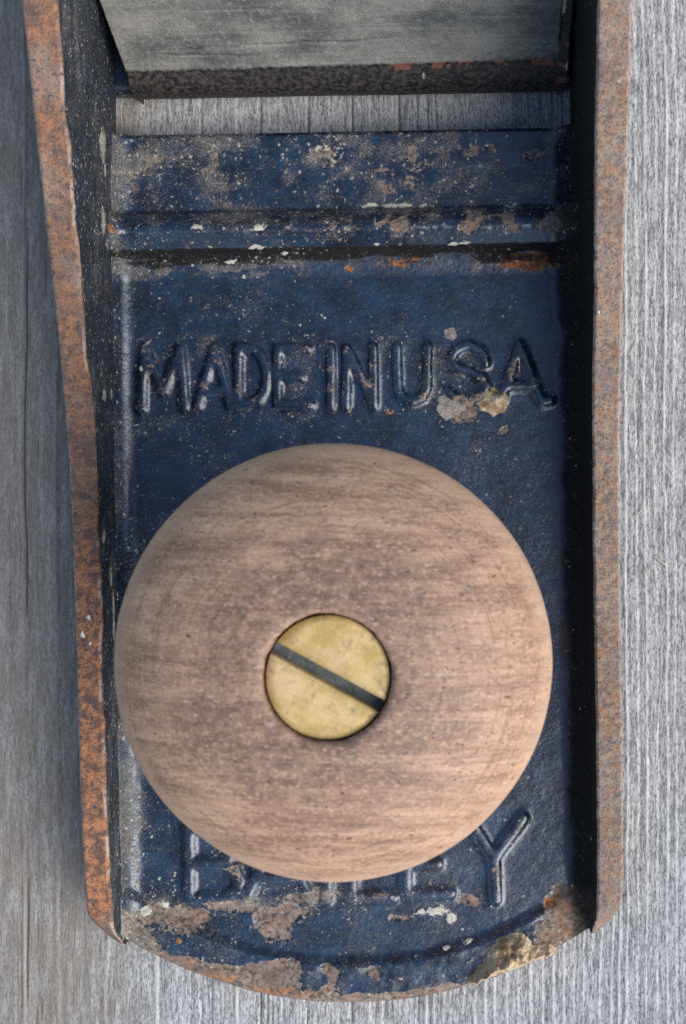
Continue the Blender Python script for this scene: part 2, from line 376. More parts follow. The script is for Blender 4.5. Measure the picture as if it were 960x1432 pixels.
# ------------------------------------------------------------------ the board the plane lies on
def ring_edges():
    """growth-ring lines across the board (photo measurement), wide on the left and close on the right"""
    rng = random.Random(4)
    xs, x = [], -700.0
    while x < 2000:
        base = 56 if x < 150 else (56 - (x - 150) * 0.10 if x < 480 else 22)
        if x > 560: base = 14
        x += base * rng.uniform(0.72, 1.3)
        xs.append(x)
    return np.array(xs)
def build_board():
    xs = np.concatenate([np.arange(-130, -56, 1.0), np.arange(-56, 38, 0.16), np.arange(38, 112, 1.0)])
    ys = np.arange(-150, 150, 0.9)
    X, Y = np.meshgrid(xs, ys)
    wob = 1.6 * (fbm(X / 22, Y / 55, 3, 3) - 0.5) + 0.34 * (fbm(X / 3, Y / 9, 8, 2) - 0.5)
    px = NX + (X + wob) * PXMM * CAM_H / (CAM_H + BOARD)
    edges = ring_edges()
    k = np.clip(np.searchsorted(edges, px) - 1, 0, len(edges) - 2)
    wid = edges[k + 1] - edges[k]
    dr = (edges[k + 1] - px); dl = px - edges[k]
    amp = 0.2 + 0.8 * _hash(k + 1, k * 0, 5)
    late = amp * np.exp(-(dr / (2.2 + 0.05 * wid)) ** 2) + (0.2 + 0.8 * _hash(k, k * 0, 5)) * np.exp(-(dl / 1.6) ** 2)
    late = np.clip(late * (0.3 + 1.5 * fbm(X / 1.2, Y / 14, 12, 4)), 0, 1)
    fib = fbm(X / 0.5, Y / 6.0, 21, 3)
    H = 0.20 * late + 0.16 * fib + 0.10 * sstep(0, 1, dl / wid) - 0.14 * np.exp(-(dl / 2.5) ** 2) - 0.34
    groove = (_hash(k, k * 0, 9) > 0.45) * np.exp(-((dl - 3.0) / 1.5) ** 2) * sstep(0.40, 0.62, fbm(px / 40, Y / 26, 33, 3))
    crack = np.exp(-((px - 7 * np.round(px / 7) + 1.5) / 1.0) ** 2) * (_hash(np.round(px / 7), np.floor(Y / 23 + 7 * _hash(np.round(px / 7), px * 0, 3)), 14) > 0.82)
    groove = np.clip(groove + 0.7 * crack * sstep(0.35, 0.6, fbm(px / 9, Y / 7, 39, 3)), 0, 1)
    groove = groove * (1 - 0.75 * sstep(500, 800, px))
    H -= 0.22 * groove
    H += 0.12 * (fbm(X / 8, Y / 60, 31, 2) - 0.5)
    Z = np.minimum(H, 0.03)
    # close the board at its sides with a thickness of 24 mm
    Z[0, :] = Z[-1, :] = Z[:, 0] = Z[:, -1] = -24.0
    me = grid_mesh('deck_board', X, Y, Z, {'late': late * (1 - 0.7 * groove), 'groove': groove})
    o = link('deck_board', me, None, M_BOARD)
    o['kind'] = 'structure'; o['label'] = 'weathered silver grey wooden board with raised straight grain under the plane'; o['category'] = 'board'
    return o
build_board()

# ------------------------------------------------------------------ the hand plane
plane = bpy.data.objects.new('hand_plane', None); COL.objects.link(plane)
plane.location = (OX * MM, 0, BOARD * MM); plane.rotation_euler = (0, 0, ANG)
plane.empty_display_size = 0.02
plane['label'] = 'rusty black iron hand plane with a round wooden knob lying on grey board'
plane['category'] = 'hand plane'

HALF = 31.25
TOE_V = P(500, 1408)[1]; TOE_R = 590 / PXMM
TOE_U = P(500, 1408)[0]
MOUTH_F = P(480, 184)[1]; MOUTH_B = MOUTH_F + 5.6
def toe_v(u, inset=0.0):
    r = TOE_R - inset
    return TOE_V + TOE_R - np.sqrt(np.maximum(r * r - (u - TOE_U) ** 2, 1.0))
HV = np.array([-62, -53.5, -50, -47, -38, -27, -14, -2, 4, 10, 16, 23, 36, 49.5, 62, 85.0])
HH = np.array([4.5, 6.6, 7.6, 8.2, 9.6, 10.2, 10.6, 11.4, 12.3, 13.8, 15.8, 18.4, 23.6, 28.6, 33, 40.0])
_hv = np.arange(-70, 95, 0.5); _hh = np.convolve(np.pad(np.interp(_hv, HV, HH), 10, mode='edge'), np.hanning(23)[1:-1] / np.hanning(23)[1:-1].sum(), 'valid')
def wall_h(v): return np.interp(v, _hv, _hh)
def wall_in(v): return HALF - np.interp(v, [-55, 0, 20, 36, 50], [3.0, 3.05, 3.2, 3.5, 3.6])

# raised lettering, strokes measured on the photograph
LETTERS = [
 ('M', [[(198,573),(202,487),(228,548),(252,487),(259,572)]]),
 ('A', [[(276,569),(300,486),(323,570)], [(285,546),(315,546)]]),
 ('D', [[(333,486),(333,566)], [(333,486),(352,487),(366,498),(373,518),(371,545),(360,561),(333,566)]]),
 ('E', [[(430,487),(388,487),(388,566),(435,566)], [(388,527),(420,527)]]),
 ('I', [[(463,486),(463,567)]]),
 ('N', [[(484,568),(485,487),(523,566),(522,484)]]),
 ('U', [[(555,484),(556,542),(562,556),(575,562),(590,556),(597,542),(598,484)]]),
 ('S', [[(680,508),(673,490),(655,482),(638,488),(631,502),(639,514),(657,519),(675,528),(681,541),(672,555),(655,559),(636,556),(626,546)]]),
 ('A', [[(700,562),(727,482),(758,562),(771,560)], [(709,539),(748,539)]]),
 ('B', [[(264,1158),(264,1259),(312,1258),(330,1247),(335,1231),(328,1215),(313,1208),(268,1208)], [(313,1208),(322,1194),(318,1172),(300,1160),(264,1158)]]),
 ('A', [[(343,1258),(387,1160),(433,1258)], [(358,1227),(418,1227)]]),
 ('I', [[(456,1160),(457,1258)]]),
 ('L', [[(491,1160),(492,1256),(550,1256)]]),
 ('E', [[(628,1160),(567,1160),(568,1252),(630,1250)], [(568,1208),(612,1208)]]),
 ('Y', [[(656,1148),(691,1200),(694,1258)], [(691,1200),(732,1144)]]),
]
def seg_dist(U, V, strokes):
    d = np.full(U.shape, 1e9)
    for st in strokes:
        pts = [P(x, y, 0.3) for x, y in st]
        for (ax, ay), (bx, by) in zip(pts[:-1], pts[1:]):
            dx, dy = bx - ax, by - ay
            t = np.clip(((U - ax) * dx + (V - ay) * dy) / (dx * dx + dy * dy), 0, 1)
            d = np.minimum(d, np.hypot(U - ax - t * dx, V - ay - t * dy))
    return d

class Relief:
    """raised lettering softened the way thick japanning softens a casting"""
    STEP = 0.1
    def __init__(self):
        self.u0, self.v0 = -29.0, -58.0
        us = np.arange(self.u0, 29.0, self.STEP); vs_ = np.arange(self.v0, 22.0, self.STEP)
        U, V = np.meshgrid(us, vs_)
        wu = U + 0.14 * (fbm(U / 1.6, V / 1.6, 601, 3) - 0.5); wv = V + 0.14 * (fbm(U / 1.6, V / 1.6, 607, 3) - 0.5)
        D = np.full(U.shape, 9.0)
        for _, st in LETTERS:
            pts = np.array([P(x, y) for s in st for x, y in s])
            m = (U > pts[:, 0].min() - 3) & (U < pts[:, 0].max() + 3) & (V > pts[:, 1].min() - 3) & (V < pts[:, 1].max() + 3)
            D[m] = np.minimum(D[m], seg_dist(wu[m], wv[m], st))
        wst = np.where(V < -20, 0.74, 0.60)                     # the lower word has broader strokes
        M = sstep(wst + 0.06, wst - 0.10, D + 0.08 * (fbm(U / 2.5, V / 2.5, 611, 3) - 0.5))
        self.H = 0.80 * self.blur(M, 0.22) + 0.20 * self.blur(M, 0.65)
        self.D = D
    def blur(self, A, sig):
        n = int(3 * sig / self.STEP); k = np.exp(-0.5 * (np.arange(-n, n + 1) * self.STEP / sig) ** 2); k /= k.sum()
        for ax in (0, 1):
            B = np.zeros_like(A); Ap = np.pad(A, [(n, n) if a == ax else (0, 0) for a in (0, 1)], mode='edge')
            for i, w in enumerate(k):
                B += w * (Ap[i:i + A.shape[0], :] if ax == 0 else Ap[:, i:i + A.shape[1]])
            A = B
        return A
    def sample(self, A, U, V):
        x = np.clip((U - self.u0) / self.STEP, 0, A.shape[1] - 1.001); y = np.clip((V - self.v0) / self.STEP, 0, A.shape[0] - 1.001)
        i, j = x.astype(int), y.astype(int); fx, fy = x - i, y - j
        return (A[j, i] * (1 - fx) + A[j, i + 1] * fx) * (1 - fy) + (A[j + 1, i] * (1 - fx) + A[j + 1, i + 1] * fx) * fy
RELIEF = Relief()
LET_H = 0.56
RIB_V = P(480, 319, 2.6)[1]
def blob(U, V, px, py, rx, ry, rot=0.0, z=0.0):
    """1 in the middle of an elliptical spot measured on the photo, falling to 0 at its edge"""
    cu, cv = P(px, py, z); c, s = math.cos(rot), math.sin(rot)
    x, y = (U - cu), (V - cv)
    x, y = x * c + y * s, -x * s + y * c
    return np.clip(1.25 - np.hypot(x / (rx / PXMM), y / (ry / PXMM)), 0, 1.0)

def floor_fields(U, V, sink=True):
    """height of the cast floor and its wear and painted shade"""
    toe = V - toe_v(U)                                   # distance in from the toe edge, roughly
    nlow = fbm(U / 9, V / 9, 41, 3) - 0.5
    npit = fbm(U / 1.1, V / 1.1, 43, 4) - 0.5
    nedge = fbm(U / 2.2, V / 2.2, 47, 5, 0.6) - 0.5
    nbig = fbm(U / 5.5, V / 5.5, 53, 4) - 0.5
    Z = 0.16 * nlow + 0.05 * npit
    # platform behind the rib, then the rib itself
    dv = V - RIB_V
    Z = Z + 0.25 * sstep(-1.4, 1.4, dv)
    x = np.clip(np.abs(dv) / np.where(dv < 0, 2.5, 2.9), 0, 1)
    arch = 0.55 * np.sqrt(1 - x * x) * sstep(1.0, 0.8, x) + 0.45 * (0.5 + 0.5 * np.cos(np.pi * x))
    Z = Z + (2.9 + 0.4 * nbig) * arch
    Z = Z + 0.5 * sstep(-5.8, -2.6, dv) * sstep(-0.6, -2.4, dv)
    # toe rim: the floor steps up to a band that rounds over to the edge
    inn = toe_v(U, 5.5)
    dr = V - inn - 0.25 * nbig
    rim = sstep(0.9, -0.7, dr)
    Z = Z + (0.6 + 0.6 * nbig) * rim
    Z = Z - 0.9 * sstep(2.2, 0.0, toe) ** 2 - 1.2 * sstep(0.7, 0.0, toe) ** 2
    # fillets up to the side walls
    wi = wall_in(V)
    for sgn, rad in ((-1, 2.3), (1, 3.2)):
        d = np.maximum(wi - sgn * U, 0.0)
        r = rad * (1 + 0.25 * nbig) * np.ones_like(U)
        r = np.minimum(r, np.maximum(wall_h(V) - 1.5, 0.8))
        r = r * (0.2 + 0.8 * sstep(0.0, 5.5, toe))            # the fillets die out where the walls end
        dd = np.clip(d, 0, r)
        Z = np.maximum(Z, Z + r - np.sqrt(np.maximum(r * r - (r - dd) ** 2, 0)))
    ds = RELIEF.sample(RELIEF.D, U, V); lh = RELIEF.sample(RELIEF.H, U, V)
    wobd = ds + 0.16 * npit + 0.12 * nbig
    Z = Z + LET_H * lh
    if sink: Z = Z - 0.14 * sstep(0.42, 0.56, lh)          # under the letters, which are pieces of their own
    # ---- wear, and shade put into the colour
    Uw = U + 1.5 * (fbm(U / 1.7, V / 1.7, 501, 4) - 0.5) + 1.6 * (fbm(U / 5, V / 5, 511, 2) - 0.5)
    Vw = V + 1.1 * (fbm(U / 1.7, V / 1.7, 521, 4) - 0.5) + 1.0 * (fbm(U / 5, V / 5, 531, 2) - 0.5)
    bare = np.zeros_like(U); dust = np.zeros_like(U); pale = np.zeros_like(U); orange = np.zeros_like(U)
    # bare iron round the toe, with paint islands left standing
    xs_, ws_ = zip(*((165, 5.0), (240, 3.0), (330, 3.4), (390, 5.4), (520, 5.0), (560, 2.6), (640, 2.0), (670, 1.2), (740, 1.6), (775, 4.0), (835, 5.5)))
    wband = np.interp(Uw, [P(x, 1340)[0] for x in xs_], ws_)
    tb = 0.95 * sstep(0.5, -0.5, toe - wband + 2.4 * nbig + 1.6 * nedge)
    for (x, y, rx, ry) in ((435, 1367, 20, 20), (492, 1372, 30, 20), (335, 1332, 46, 15), (268, 1318, 46, 18), (575, 1368, 66, 16)):
        tb = tb - 1.5 * blob(Uw, Vw, x, y, rx, ry, 0.15, 0.6)
    bare = np.maximum(bare, tb)
    bare = np.maximum(bare, 1.1 * sstep(1.9, 0.6, toe + 1.6 * nedge + 0.8 * nbig))
    for (x, y, rx, ry, s) in ((250, 1282, 80, 26, .8), (400, 1278, 60, 22, .85), (380, 1300, 35, 28, .8), (330, 1268, 60, 12, .9), (430, 1255, 70, 10, .7),
                              (795, 1268, 44, 38, 1.0), (790, 1300, 60, 40, .95), (820, 1290, 30, 50, 1.0), (700, 1375, 60, 14, .8),
                              (560, 1285, 34, 8, .5), (655, 1260, 40, 14, .6), (450, 220, 50, 28, .50), (560, 262, 50, 30, .50), (520, 235, 60, 34, .42),
                              (225, 225, 50, 22, .45), (190, 270, 30, 36, .40), (640, 208, 150, 14, .45),
                              (640, 575, 24, 24, .8), (705, 600, 7, 7, 1.0), (450, 600, 60, 14, .40)):
        bare = np.maximum(bare, s * blob(Uw, Vw, x, y, rx, ry))
    bare = bare + 0.55 * nedge * (bare > 0)
    bare = np.maximum(bare, 0.50 * gauss(wobd, 0.75, 0.30) * sstep(0.02, 0.22, nedge))
    ribm = gauss(dv, 0.5, 1.9)
    bare = np.maximum(bare, ribm * sstep(-0.02, 0.14, nedge) * (0.44 + 0.4 * sstep(-6, 10, U)))
    bare = np.maximum(bare, 0.5 * sstep(0.10, 0.22, nedge + 0.5 * nbig) * sstep(6, 7.5, dv + nbig) )
    orange = np.maximum(orange, 0.95 * blob(Uw, Vw, 735, 368, 62, 16, 0.05) + 0.5 * nedge * 0)
    for (x, y, rx, ry, s) in ((560, 370, 60, 10, .6), (487, 380, 10, 6, 1.1), (585, 365, 24, 12, .6), (800, 372, 20, 30, .7), (775, 1262, 16, 12, .8), (255, 1310, 6, 8, .8),
                              (545, 575, 20, 8, .5), (830, 1270, 14, 40, .5), (760, 1330, 60, 12, .35), (400, 1385, 120, 14, .55), (300, 1370, 80, 14, .5), (162, 330, 7, 6, 1.0)):
        orange = np.maximum(orange, s * blob(Uw, Vw, x, y, rx, ry))
    orange = np.maximum(orange, 0.62 * sstep(0.55, 0.05, toe + 0.5 * nedge))
    # grime: thick in the crease below the rib, along the left fillet, round the letters, on the rib top
    dl = U + wi
    dust = 0.08 + 0.42 * sstep(-0.02, 0.25, nbig) + 0.16 * sstep(2, -24, U)
    dust = dust + 0.40 * sstep(5.0, 1.0, dl) * (0.5 + nbig) * sstep(-14, -30, V) + 0.4 * sstep(1.6, 0.4, dl)
    dust = dust + 0.24 * gauss(wobd, 1.2, 0.7) * sstep(-0.12, 0.2, nbig + nedge)
    dust = dust + 0.55 * gauss(dv, 2.5, 0.35) * sstep(-0.1, 0.1, nbig)
    dust = dust + 0.75 * gauss(Vw - RIB_V, -3.8, 1.7) * (0.6 + 0.6 * sstep(0, -20, U)) * sstep(-0.10, 0.2, nedge + fbm(U / 3.5, V / 0.5, 571, 3) - 0.5)
    plat = sstep(-2.2, -1.2, dv)
    dust = dust + plat * (0.40 + 1.4 * (fbm(U / 3.2, V / 2.2, 541, 4) - 0.5) + 0.22 * gauss(V, MOUTH_F - 1.5, 1.8))
    dust = dust + 0.45 * gauss(dv, 1.6, 1.0) * sstep(-0.12, 0.16, fbm(U / 2.0, V / 1.2, 551, 4) - 0.5)
    for (x, y, rx, ry, s) in ((215, 740, 60, 110, .45), (185, 770, 40, 120, .5), (230, 590, 80, 20, .5), (190, 1210, 40, 120, .55), (230, 1270, 70, 40, .7), (365, 1262, 140, 22, .65),
                              (480, 1255, 190, 16, .65), (440, 225, 80, 50, .6), (550, 260, 70, 40, .5), (200, 230, 90, 90, .4), (170, 410, 40, 60, .6), (520, 1345, 180, 8, .4),
                              (330, 580, 160, 20, .35), (430, 515, 26, 26, .5), (780, 250, 30, 90, .2)):
        dust = np.maximum(dust, s * blob(Uw, Vw, x, y, rx, ry) * (0.75 + 1.2 * nbig + 0.5))
    dust = np.clip(dust * (0.75 + 1.0 * nedge), 0, 1)
    dust = dust * sstep(-0.2, 2.5, wi - U + 0.8)          # right fillet stays bare of dust
    for (x, y, rx, ry, s) in ((603, 1276, 26, 9, .85), (628, 1285, 11, 9, .85), (205, 1275, 12, 10, .8), (235, 1268, 14, 9, .8), (650, 1318, 18, 6, .75), (620, 1325, 10, 5, .65), (662, 1338, 16, 10, .65),
                              (150, 320, 10, 12, .7), (285, 325, 13, 7, .8), (300, 345, 20, 4, 1.0), (365, 322, 17, 7, .7), (360, 348, 16, 4, .9), (530, 347, 14, 4, .8), (640, 343, 30, 4, .8),
                              (720, 288, 20, 5, 1.0), (560, 288, 80, 5, .8), (440, 212, 40, 16, .45), (475, 222, 20, 16, .7), (325, 365, 14, 4, .8), (395, 358, 12, 4, .8), (345, 384, 7, 5, 1.0), (200, 515, 5, 5, .8)):
        pale = np.maximum(pale, s * blob(Uw, Vw, x, y, rx, ry))
    pale = pale * (0.85 + 1.9 * nedge + 0.8 * npit)
    sst = fbm(U / 4.5, V / 0.6, 561, 4) - 0.5
    grime_shade = (0.70 + 1.5 * sst + 0.8 * nbig) * gauss(Vw - RIB_V, -3.1, 1.7) * sstep(-1.9, -2.4, dv) + 0.7 * gauss(dv, -2.3, 0.5) + 0.45 * gauss(dr, 0.5, 0.45) * sstep(0.0, 0.3, nbig + sst + 0.010 * U)  # dirt and painted shade under the rib, painted shade in the toe groove
    grime_shade = np.maximum(grime_shade, 0.80 * sstep(4.4, 0.8, wi - U + 0.9 * nbig))  # dark reflection along the right fillet painted into the colour
    grime_shade = np.maximum(grime_shade, 0.55 * gauss(wobd, 1.0, 0.25) * sstep(-0.1, 0.2, nbig + nedge))  # dark sides of the letters painted as an outline
    grime_shade = grime_shade * (1 - sstep(0.4, 0.6, pale))
    # paint has thickness: bare iron lies lower, with a clear edge; grime adds a crust
    lost = sstep(0.42, 0.56, bare)
    Z = Z + 0.34 * ribm * nedge * sstep(-0.1, 0.2, nbig + 0.02 * U) - 0.15 * lost + 0.26 * npit * lost + 0.09 * sstep(0.4, 0.9, dust) * (npit + 0.3) + 0.10 * sstep(0.45, 0.65, pale) * (1 + npit)
    return Z, dict(bare=bare, dust=dust, pale=pale, orange=orange, grime_shade=grime_shade), lh

def build_sole():
    us = np.linspace(-29.6, 29.6, 400)
    ts = np.concatenate([np.linspace(0, 0.06, 70, endpoint=False), np.linspace(0.06, 1, 640)])
    U, T = np.meshgrid(us, ts)
    TV = toe_v(U) + 0.10 * (fbm(U / 1.5, U * 0, 77, 3) - 0.5)
    V = TV + T * (MOUTH_F - TV)
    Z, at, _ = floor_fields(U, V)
    me_edge = sstep(0.5, 0.0, MOUTH_F - V); Z = Z - 0.35 * me_edge
    # skirts: down the toe face and down the mouth
    def cat(A, top, bot): return np.concatenate([top, A, bot], axis=0)
    U2 = cat(U, np.repeat(U[:1], 2, 0), np.repeat(U[-1:], 2, 0))
    V2 = cat(V, np.repeat(V[:1], 2, 0), np.repeat(V[-1:], 2, 0))
    Z2 = cat(Z, np.stack([np.full(U.shape[1], -3.95), np.full(U.shape[1], -2.2)]), np.stack([np.full(U.shape[1], -2.0), np.full(U.shape[1], -3.95)]))
    at2 = {k: cat(v, np.repeat(v[:1], 2, 0), np.repeat(v[-1:], 2, 0)) for k, v in at.items()}
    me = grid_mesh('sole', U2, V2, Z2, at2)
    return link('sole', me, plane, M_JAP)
sole = build_sole()
sole['label'] = 'black cast floor with worn toe and cross rib'

def build_letters():
    step = 0.11
    for ch, st in LETTERS:
        pts = np.array([P(x, y, 0.3) for s in st for x, y in s])
        us = np.arange(pts[:, 0].min() - 1.5, pts[:, 0].max() + 1.5, step)
        vs_ = np.arange(pts[:, 1].min() - 1.5, pts[:, 1].max() + 1.5, step)
        U, V = np.meshgrid(us, vs_)
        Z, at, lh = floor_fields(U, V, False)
        own = seg_dist(U, V, st)
        worn = fbm(U / 2.5, V / 2.5, 91, 3)
        at['bare'] = np.maximum(at['bare'], 0.50 * sstep(0.56, 0.70, worn) * sstep(0.5, 0.7, lh))
        D = (lh > 0.40) & (own < 1.15)
        keep = D[:-1, :-1] | D[1:, :-1] | D[:-1, 1:] | D[1:, 1:]
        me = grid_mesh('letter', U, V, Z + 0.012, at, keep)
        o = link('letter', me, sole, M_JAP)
        o['label'] = 'raised cast letter ' + ch
build_letters()

def build_wall(sgn):
    rng_seed = 100 if sgn < 0 else 140
    v0 = float(toe_v(np.array([sgn * (HALF - 1.5)]))[0])
    s = np.concatenate([np.linspace(0, 3, 40, endpoint=False), np.linspace(3, 78 - v0, 640)])
    # inner face, from the top edge down into the floor
    k = np.linspace(0, 1, 64)
    S, K = np.meshgrid(s, k)
    def vline(u, S): return toe_v(u) * (1 - sstep(0, 14, S)) + v0 * sstep(0, 14, S) + S
    nick = lambda V: 0.16 * (fbm(V / 1.3, V * 0 + 3.3, rng_seed, 4) - 0.5) + 0.3 * np.clip(fbm(V / 5, V * 0 + 9.1, rng_seed + 3, 3) - 0.58, 0, 1) * 3 * (sgn < 0)
    Vc = v0 + S
    H = wall_h(Vc) + 0.10 * (fbm(Vc / 6, Vc * 0, rng_seed + 9, 3) - 0.5)
    wi = wall_in(Vc) + 0.12 * (fbm(Vc / 7, Vc * 0, rng_seed + 5, 2) - 0.5)
    end = sstep(2.2, 0.0, S)                              # walls round over at the toe
    H = H - 4.7 * sstep(5.0, 0.0, S) ** 1.7
    zt = H - 0.40 - 0.75 * sstep(1.3, 0, S)
    zb = -0.3
    Z = zt + (zb - zt) * K
    rough = fbm(Vc / 1.6 + 40 * (sgn + 1), Z / 1.2, rng_seed + 20, 4) - 0.5
    big = fbm(Vc / 6.0 + 40 * (sgn + 1), Z / 4.0, rng_seed + 31, 3) - 0.5
    U = sgn * (wi + nick(Vc) * sstep(2.5, 0, zt - Z) + 0.12 * rough + 0.2 * big)
    V = vline(sgn * wi, S)
    dtop = zt - Z
    bare = 0.9 * sstep(0.6, 0.0, dtop + 1.4 * rough) + 0.25 * sstep(0.05, 0.25, big)
    streak = fbm(Vc / 5.0, Z / 0.55, rng_seed + 37, 4) - 0.5
    rough = rough + 0.8 * streak * (sgn < 0)
    dust = (0.44 if sgn < 0 else 0.02) + (0.5 if sgn < 0 else 0.12) * np.clip(rough + big * 1.5, 0, 1)
    pale = np.zeros_like(U); orange = np.zeros_like(U)
    if sgn < 0:
        for (x, y, z, rv, rz) in ((140, 205, 7, 3.2, 2.2), (133, 235, 6, 1.2, 1.0), (135, 310, 7, 2.5, 1.6), (137, 340, 5, 2.0, .8), (140, 553, 7, .9, 1.4), (165, 550, 3, .8, .8),
                                  (145, 750, 8, .9, 1.0), (158, 800, 5, 2.4, 1.2), (160, 850, 4, 2.5, .9), (163, 880, 4, 2.4, .8), (170, 1290, 2, 3, 2)):
            v = P(x, y, z)[1]
            pale = np.maximum(pale, np.clip(1.2 - np.hypot((V - v) / rv, (Z - z) / rz), 0, 1) * (1 + 1.2 * rough))
    else:
        v = P(825, 1280, 3)[1]
        bare = np.maximum(bare, np.clip(1.3 - np.hypot((V - v) / 4.0, (Z - 1) / 6.0), 0, 1) + 0.5 * rough)
        orange = np.maximum(orange, 0.6 * np.clip(1.3 - np.hypot((V - v) / 3.5, (Z - 1) / 5.0), 0, 1))
    at = dict(bare=bare, dust=dust, pale=pale, orange=orange, grime_shade=np.full_like(U, 0.55 if sgn < 0 else 0.85))  # inner faces blackened in colour to stand for dark reflections
    # outer face and toe end, one sheet round the outside of the wall
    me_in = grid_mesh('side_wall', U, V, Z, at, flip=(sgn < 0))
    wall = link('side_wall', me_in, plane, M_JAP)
    kk = np.linspace(0, 1, 14)
    S2, K2 = np.meshgrid(s, kk)
    Vc2 = v0 + S2
    H2 = np.repeat((H[:1] - 0.33 - 0.75 * sstep(1.3, 0, S[:1])), 14, 0)
    Uo = sgn * (HALF + 0 * S2) - sgn * 0.9 * sstep(1.6, 0, S2) ** 2
    Zo = H2 + (-3.95 - H2) * K2
    Vo = vline(Uo, S2)
    r2 = fbm(Vc2 / 2, Zo / 2, rng_seed + 60, 3) - 0.5
    z0 = np.zeros_like(Uo)
    me_o = grid_mesh('wall_outside', Uo + sgn * 0.05 * r2, Vo, Zo, dict(bare=0.6 + r2, dust=0.2 + z0, pale=z0, orange=0.4 + r2), flip=(sgn > 0))
    link('wall_outside', me_o, wall, M_JAP)
    # worn top edge
    n = 26
    c = np.linspace(0, 1, n)
    S3, C3 = np.meshgrid(s, c)
    Hc = np.repeat(H[:1], n, 0); Vc3 = v0 + S3
    uo3 = HALF - 0.9 * sstep(1.6, 0, S3) ** 2
    ui3 = np.repeat((wi + nick(Vc))[:1], n, 0)
    U3 = ui3 + (uo3 - ui3) * C3
    wdt = uo3 - ui3
    pr = (fbm(Vc3 / 1.2, U3 / 1.2, rng_seed + 70, 4) - 0.5)
    Z3 = Hc - 0.40 * sstep(0.35, 0.0, C3 * wdt) ** 2 - 0.32 * sstep(0.35, 0.0, (1 - C3) * wdt) ** 2 + 0.10 * pr
    Z3 = Z3 - 0.5 * sstep(0.8, 0, S3) ** 2
    V3 = vline(sgn * U3, S3)
    worn = 0.9 * gauss(C3 * wdt, 0.16, 0.12) * sstep(0.42, 0.62, fbm(Vc3 / 3, U3 * 0, rng_seed + 80, 4)) + 0.5 * gauss((1 - C3) * wdt, 0.1, 0.12)
    org = sstep(10, -25, V3) * 0.9 + 0.25 + 0.7 * (fbm(V3 / 7, U3 / 4, rng_seed + 90, 3) - 0.5)
    org = org * (1 - 0.6 * sstep(-48, -52, V3)) if sgn < 0 else org * 0.4
    pl = np.zeros_like(U3)
    for (x, y, z, r) in (((125, 865, 10, .45), (120, 885, 10, .35), (127, 900, 10, .3)) if sgn < 0 else ((862, 113, 26, .45), (838, 437, 17, .3), (836, 465, 16, .25))):
        cu, cv = P(x, y, z)
        pl = np.maximum(pl, np.clip(1.3 - np.hypot(sgn * U3 - cu + 1.6 * pr, 0.6 * (V3 - cv) + 1.2 * pr) / r, 0, 1) * (0.8 + 1.5 * pr))
    me_t = grid_mesh('wall_edge', sgn * U3, V3, Z3, dict(worn=np.clip(worn, 0, 1), pale=pl, orange=np.clip(org, 0, 1)), flip=(sgn < 0))
    # toe end of the wall, hung from the end of the top edge
    kr = np.linspace(0, 1, 14)[:, None]
    Ue = np.repeat(sgn * U3[None, :, 0], 14, 0); Ve = np.repeat(V3[None, :, 0], 14, 0)
    Ze = Z3[None, :, 0] + (-3.95 - Z3[None, :, 0]) * kr
    me_e = grid_mesh('wall_end', Ue, Ve, Ze, dict(worn=0 * Ue, pale=0 * Ue, orange=0.4 + 0 * Ue), flip=(sgn > 0))
    link('wall_end', me_e, wall, M_EDGE_W if sgn < 0 else M_EDGE_C)
    o = link('wall_edge', me_t, wall, M_EDGE_W if sgn < 0 else M_EDGE_C)
    o['label'] = 'bare orange rusted top edge of the wall' if sgn < 0 else 'bare grey brown top edge of the wall'
    return wall
build_wall(-1); build_wall(1)

def build_rear_sole():
    """floor of the casting behind the mouth, under the frog"""
    us = np.linspace(-29.0, 29.0, 60); vs_ = np.linspace(MOUTH_B, 76, 40)
    U, V = np.meshgrid(us, vs_)
    Z = 0.1 * (fbm(U / 4, V / 4, 5, 3) - 0.5) - 0.6 + 0 * U
    U = np.concatenate([U[:1], U]); V = np.concatenate([V[:1], V]); Z = np.concatenate([np.full((1, 60), -3.95), Z])
    z = np.zeros_like(U)
    link('rear_sole', grid_mesh('rear_sole', U, V, Z, dict(bare=0.2 + z, dust=0.2 + z, pale=z, orange=z)), plane, M_JAP)
build_rear_sole()

